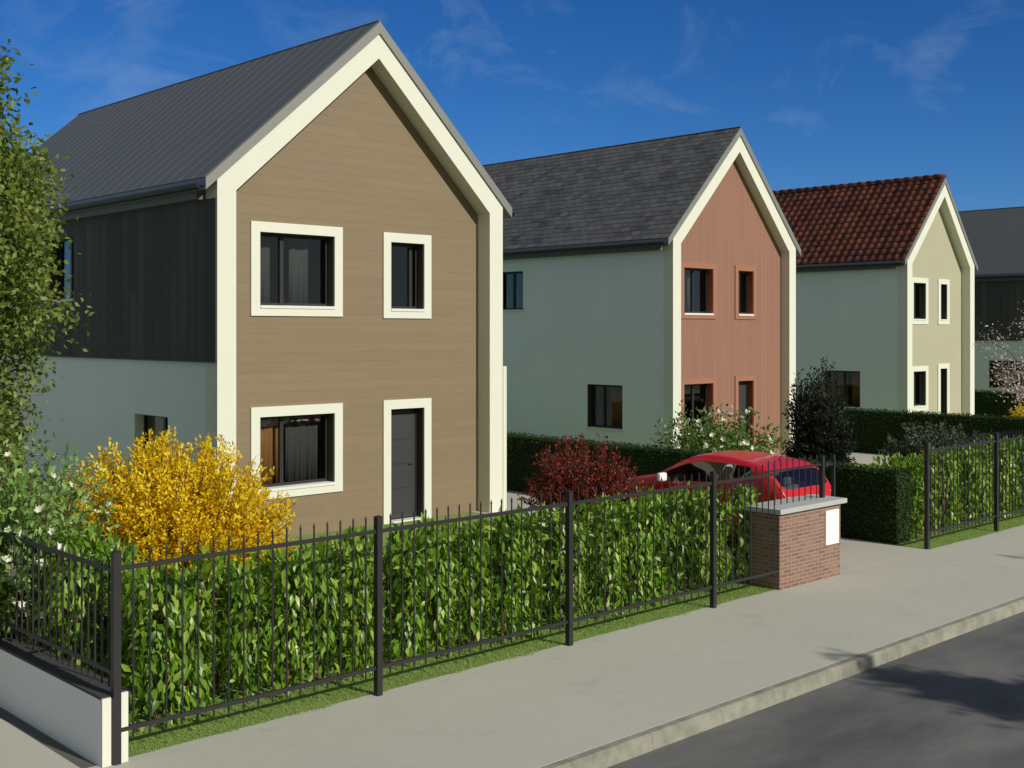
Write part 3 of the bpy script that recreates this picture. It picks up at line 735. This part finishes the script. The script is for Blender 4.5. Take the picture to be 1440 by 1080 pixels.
def columnar(loc, h, r, label):
    b = []
    for i in range(26):
        z = .9+(h-1.2)*i/25; w = r*(1 if z < h*.7 else max(.25, (h-z)/(h*.3))); a = i*2.4; b.append((w*.35*math.cos(a), w*.35*math.sin(a), z, w*.72, .42))
    return tree('columnar_tree', loc, label, 'columnar trees across the street', h, .10, b, L_tree, .17, 15000)
columnar((13.1, -6.1, 0), 7.3, 1.1, 'narrow upright tree across the street casting its shadow on the road')
columnar((20.4, -6.1, 0), 8.05, 1.0, 'taller narrow upright tree across the street farther along')
bl = []
for i in range(16):
    z = rnd(1, 1.7, 4.1)[0]; a = rnd(1, 0, 6.28)[0]; r = rnd(1, .2, 1.1)[0]*(1.0 if z < 3.4 else .5); bl.append((r*math.cos(a), r*math.sin(a), z, .38, .3))
tree('blossom_tree', (34.3, 14.6, 0), 'thin pale pink blossom tree before the farthest house', None, 4.2, .06, bl, L_pink, .07, 850, 'blossom', 0)

# ------------------------------------------------------------------ car (length along +Y, nose away from the street)
def car(loc):
    root = empty('parked_car', loc, 'red hatchback parked nose-in on the driveway behind the brick pillar', 'car')
    Lc = 4.05; hw = .83
    def ipl(y, pts):
        for (a, va), (b, vb) in zip(pts[:-1], pts[1:]):
            if y <= b: t = (y-a)/(b-a); return va+(vb-va)*t
        return pts[-1][1]
    my = lambda y: y*.87 if y <= 3.12 else 2.714+(y-3.12)*1.29
    top = [(0, .62), (.03, .80), (.10, .96), (.16, 1.06), (.26, 1.17), (.42, 1.31), (.52, 1.375), (.75, 1.425), (1.2, 1.485), (1.6, 1.515), (2.0, 1.51), (2.3, 1.455), (2.6, 1.32), (2.9, 1.17), (3.12, 1.08), (3.3, 1.045), (3.6, .98), (3.85, .86), (3.98, .68), (4.05, .52)]
    belt = [(0, .60), (.03, .76), (.10, .92), (.16, 1.01), (.42, 1.20), (.75, 1.22), (1.2, 1.115), (2.0, 1.05), (2.9, .985), (3.3, .935), (3.6, .87), (3.85, .76), (3.98, .62), (4.05, .48)]
    wid = [(0, .60), (.05, .70), (.16, .77), (.5, .82), (1.2, .835), (2.8, .835), (3.4, .80), (3.8, .70), (3.98, .56), (4.05, .42)]
    ys = [0, .03, .10, .16, .26, .42, .52, .75, 1.0, 1.2, 1.42, 1.50, 1.8, 2.0, 2.3, 2.6, 2.9, 3.12, 3.3, 3.6, 3.85, 3.98, 4.05]
    V = []; nr = 11
    for y in ys:
        zt, zb, w = ipl(y, top), ipl(y, belt), ipl(y, wid); gh = max(.03, zt-zb); wt = w*.93-.40*max(0, gh-.05)
        low = .24 if .2 < y < 3.85 else .34
        ring = [(0, .22), (w*.8, .22), (w*.96, low), (w, .50), (w*1.0, (zb+.5)/2), (w*.97, zb-.03), (w*.945, zb),
                (wt+.025, zb+gh*.70), (wt-.04, zb+gh*.92), (wt*.55, zt-.012), (0, zt)]
        V.append([(x, my(y), z) for x, z in ring])
    ny = len(ys)
    glass = {'side': set(), 'wind': set(), 'rear': set()}
    for j in range(ny-1):
        a, b = ys[j], ys[j+1]
        if a >= .74 and b <= 2.95: glass['side'].add((j, 6))
        if .15 <= a and b <= .43:
            for i in (8, 9): glass['rear'].add((j, i))
        if 2.29 <= a and b <= 3.13:
            for i in (8, 9): glass['wind'].add((j, i))
    def grid(keep, name, mat, push=0, parent=root, sides=(-1, 1)):
        mb = MB(); idx = {}
        def vid(j, i, s):
            k = (j, i, s if i not in (0, nr-1) else 0)
            if k not in idx: idx[k] = len(mb.v); x, y, z = V[j][i]; mb.v.append((s*x, y, z))
            return idx[k]
        for s in sides:
            for j in range(ny-1):
                for i in range(nr-1):
                    if keep(j, i):
                        q = (vid(j, i, s), vid(j+1, i, s), vid(j+1, i+1, s), vid(j, i+1, s)); mb.f.append(q if s > 0 else q[::-1])
        if name == 'body':
            for j, rev in ((0, False), (ny-1, True)):
                pts = [vid(j, i, -1) for i in range(nr)] + [vid(j, i, 1) for i in range(nr-2, 0, -1)]
                mb.f.append(tuple(pts[::-1] if rev else pts))
        o = mb.build(name, mat, parent, smooth=True)
        sd = o.modifiers.new('sub', 'SUBSURF'); sd.levels = 2; sd.render_levels = 2
        return o
    allg = glass['side'] | glass['wind'] | glass['rear']
    body = grid(lambda j, i: (j, i) not in allg, 'body', M['paint_red'])
    for s in (-1, 1):
        sw = grid(lambda j, i: (j, i) in glass['side'], 'side_window', M['car_glass'], sides=(s,))
        pb, pt = Vector(V[11][6]), Vector(V[10][7]); n_ = Vector((.02, 0, .006))
        MB().tube([((pb.x+.004)*s, pb.y, pb.z), ((pb.x+pt.x)/2*s+.012*s, (pb.y+pt.y)/2, (pb.z+pt.z)/2), ((pt.x+.004)*s, pt.y, pt.z)], .020, 6).build('window_pillar', M['gutter'], sw, smooth=True)
    grid(lambda j, i: (j, i) in glass['wind'], 'windscreen', M['car_glass'])
    grid(lambda j, i: (j, i) in glass['rear'], 'rear_window', M['car_glass'])
    # wheels
    for y in (.62, 3.12):
        for s in (-1, 1):
            MB().lathe_x(s*.70, y, .31, [(-.11, .30), (-.11, .36), (s*.0, .365), (.145*s, .36), (.145*s, .33)], 28).build('wheel_arch', M['black_plastic'], body, smooth=True)
            ty = MB().lathe_x(s*.75, y, .31, [(-.10, .20), (-.10, .29), (-.07, .31), (.07, .31), (.10, .29), (.10, .20)], 30).build('wheel', M['rubber'], root, smooth=True)
            rim = MB().lathe_x(s*.75, y, .31, [(s*.06, .0), (s*.075, .05), (s*.06, .08), (s*.03, .19), (s*.09, .205)], 30)
            for k in range(5):
                a = 2*math.pi*k/5; rim.tube([(s*.83, y+.05*math.cos(a), .31+.05*math.sin(a)), (s*.835, y+.19*math.cos(a), .31+.19*math.sin(a))], [.03, .02], 5)
            rim.build('rim', M['steel'], ty, smooth=True)
    for s in (-1, 1):
        m = MB().box(s*.97-.10, s*.97+.10, 2.28, 2.37, 1.02, 1.16).build('wing_mirror', M['white_plastic'], root, bevel=.03)  # sun glint on the red mirror housing put into a white colour
        MB().tube([(s*.78, 2.33, 1.02), (s*.90, 2.33, 1.07)], .018, 6).build('mirror_arm', M['black_plastic'], m)
        t = MB(); t.add([(s*.72, .10, .80), (s*.80, .24, .84), (s*.78, .27, 1.03), (s*.66, .14, .99), (s*.69, .05, .80), (s*.785, .21, .84), (s*.76, .235, 1.04), (s*.63, .10, 1.0)],
                        [(4, 5, 6, 7), (0, 3, 2, 1), (0, 1, 5, 4), (1, 2, 6, 5), (2, 3, 7, 6), (3, 0, 4, 7)])
        tl = t.build('tail_light', M['tail'], root, bevel=.015)
        MB().box(s*.64-.03, s*.64+.03, .04, .10, .84, .95).build('reversing_lens', M['white_plastic'], tl, bevel=.005)
        MB().tube([(s*.40, 3.72, .66), (s*.55, 3.64, .68), (s*.66, 3.45, .74)], [.05, .07, .03], 8).build('headlight', M['white_plastic'], root, smooth=True)
        MB().box(s*.31-.22, s*.31+.22, 1.55, 2.05, .35, .58).box(s*.31-.22, s*.31+.22, 1.42, 1.58, .5, 1.10).box(s*.31-.12, s*.31+.12, 1.42, 1.52, 1.12, 1.28).build('seat', M['seat'], root, bevel=.04)
        MB().box(s*.845-.012, s*.845+.012, 1.55, 1.72, .86, .89).build('door_handle', M['paint_red'], root, bevel=.006)
    MB().box(-.60, .60, .62, .80, .4, 1.0).box(-.35, -.12, .62, .72, 1.0, 1.15).box(.12, .35, .62, .72, 1.0, 1.15).build('rear_bench', M['seat'], root, bevel=.04)
    MB().box(-.66, .66, 2.35, 2.62, .6, .93).build('dashboard', M['black_plastic'], root, bevel=.05)
    MB().box(-.66, .66, .0, .05, .34, .50).build('bumper_insert', M['black_plastic'], root, bevel=.02)
    MB().box(-.26, .26, -.015, .0, .58, .68).build('number_plate', M['plate'], root)
    MB().tube([(0.05, .70, 1.42), (.05, .54, 1.62)], [.008, .004], 5).build('antenna', M['black_plastic'], root)
    MB().tube([(.0, .18, 1.085), (-.28, .26, 1.19)], .008, 5).build('rear_wiper', M['black_plastic'], root)
    return root
cr = car((16.30, 10.30, 0)); cr.scale = (.94, 1, 1)

# ------------------------------------------------------------------ light
EL, AZ = R(30), R(7)
sd = Vector((math.sin(AZ)*math.cos(EL), -math.cos(AZ)*math.cos(EL), math.sin(EL)))
su = bpy.data.lights.new('sun', 'SUN'); su.energy = 4.2; su.angle = R(.5); su.color = (1, .955, .84)
so = bpy.data.objects.new('sun', su); COL.objects.link(so); so.rotation_euler = sd.to_track_quat('Z', 'Y').to_euler(); so.location = (0, -20, 20)
w = bpy.data.worlds.new('World'); S.world = w; w.use_nodes = True; t = w.node_tree; bg = t.nodes['Background']
sky = t.nodes.new('ShaderNodeTexSky'); sky.sky_type = 'NISHITA'; sky.sun_disc = False
sky.sun_elevation = EL; sky.sun_rotation = math.pi-AZ; sky.air_density = 1.0; sky.dust_density = 0.0; sky.ozone_density = 4.0; sky.altitude = 1500
def wn(typ, **p):
    q = t.nodes.new(typ)
    for k, v in p.items(): setattr(q, k, v)
    return q
hs = wn('ShaderNodeHueSaturation'); hs.inputs['Saturation'].default_value = 1.25; hs.inputs['Value'].default_value = 1
t.links.new(sky.outputs[0], hs.inputs['Color'])
tn = wn('ShaderNodeMix', data_type='RGBA', blend_type='MULTIPLY'); tn.inputs[0].default_value = 1; tn.inputs[7].default_value = (.40, .58, .80, 1)
t.links.new(hs.outputs[0], tn.inputs[6])
tc = wn('ShaderNodeTexCoord'); mp = wn('ShaderNodeMapping'); mp.inputs['Scale'].default_value = (3.2, 3.2, 5.5); mp.inputs['Rotation'].default_value = (.3, .4, .2)
t.links.new(tc.outputs['Generated'], mp.inputs[0])
n1 = wn('ShaderNodeTexNoise'); n1.inputs['Scale'].default_value = 2.2; n1.inputs['Detail'].default_value = 8; n1.inputs['Roughness'].default_value = .62; n1.inputs['Distortion'].default_value = .9
t.links.new(mp.outputs[0], n1.inputs['Vector'])
rp = wn('ShaderNodeValToRGB'); rp.color_ramp.elements[0].position = .52; rp.color_ramp.elements[0].color = (0, 0, 0, 1); rp.color_ramp.elements[1].position = .82; rp.color_ramp.elements[1].color = (.26, .26, .26, 1)
t.links.new(n1.outputs['Fac'], rp.inputs[0])
cm = wn('ShaderNodeMix', data_type='RGBA'); cm.inputs[7].default_value = (4.2, 5.2, 6.2, 1)
t.links.new(rp.outputs[0], cm.inputs[0]); t.links.new(tn.outputs[2], cm.inputs[6]); vd = wn('ShaderNodeVectorMath', operation='DOT_PRODUCT'); vd.inputs[1].default_value = (-.46, -.86, .22)
t.links.new(tc.outputs['Generated'], vd.inputs[0])
mr = wn('ShaderNodeMapRange'); mr.interpolation_type = 'SMOOTHSTEP'
mr.inputs['From Min'].default_value = -.30; mr.inputs['From Max'].default_value = .65
t.links.new(vd.outputs['Value'], mr.inputs[0])
hz = wn('ShaderNodeMix', data_type='RGBA'); hz.inputs[7].default_value = (3.0, 3.2, 3.1, 1)   # unseen pale haze added on the sun's side to whiten and lift the shade
t.links.new(mr.outputs[0], hz.inputs[0]); t.links.new(cm.outputs[2], hz.inputs[6]); t.links.new(hz.outputs[2], bg.inputs[0])
bg.inputs[1].default_value = .10

# ------------------------------------------------------------------ camera
cam = bpy.data.cameras.new('camera'); co = bpy.data.objects.new('camera', cam); COL.objects.link(co); S.camera = co
co.location = (0, 0, 3.5); co.rotation_euler = (math.pi/2, 0, -math.acos(.72573))
cam.sensor_width = 36; cam.lens = 1677/1440*36; cam.shift_y = -74/1440; cam.clip_end = 2000; cam.clip_start = .1
S.view_settings.view_transform = 'Standard'; S.view_settings.look = 'None'; S.view_settings.exposure = 0; S.view_settings.gamma = 1
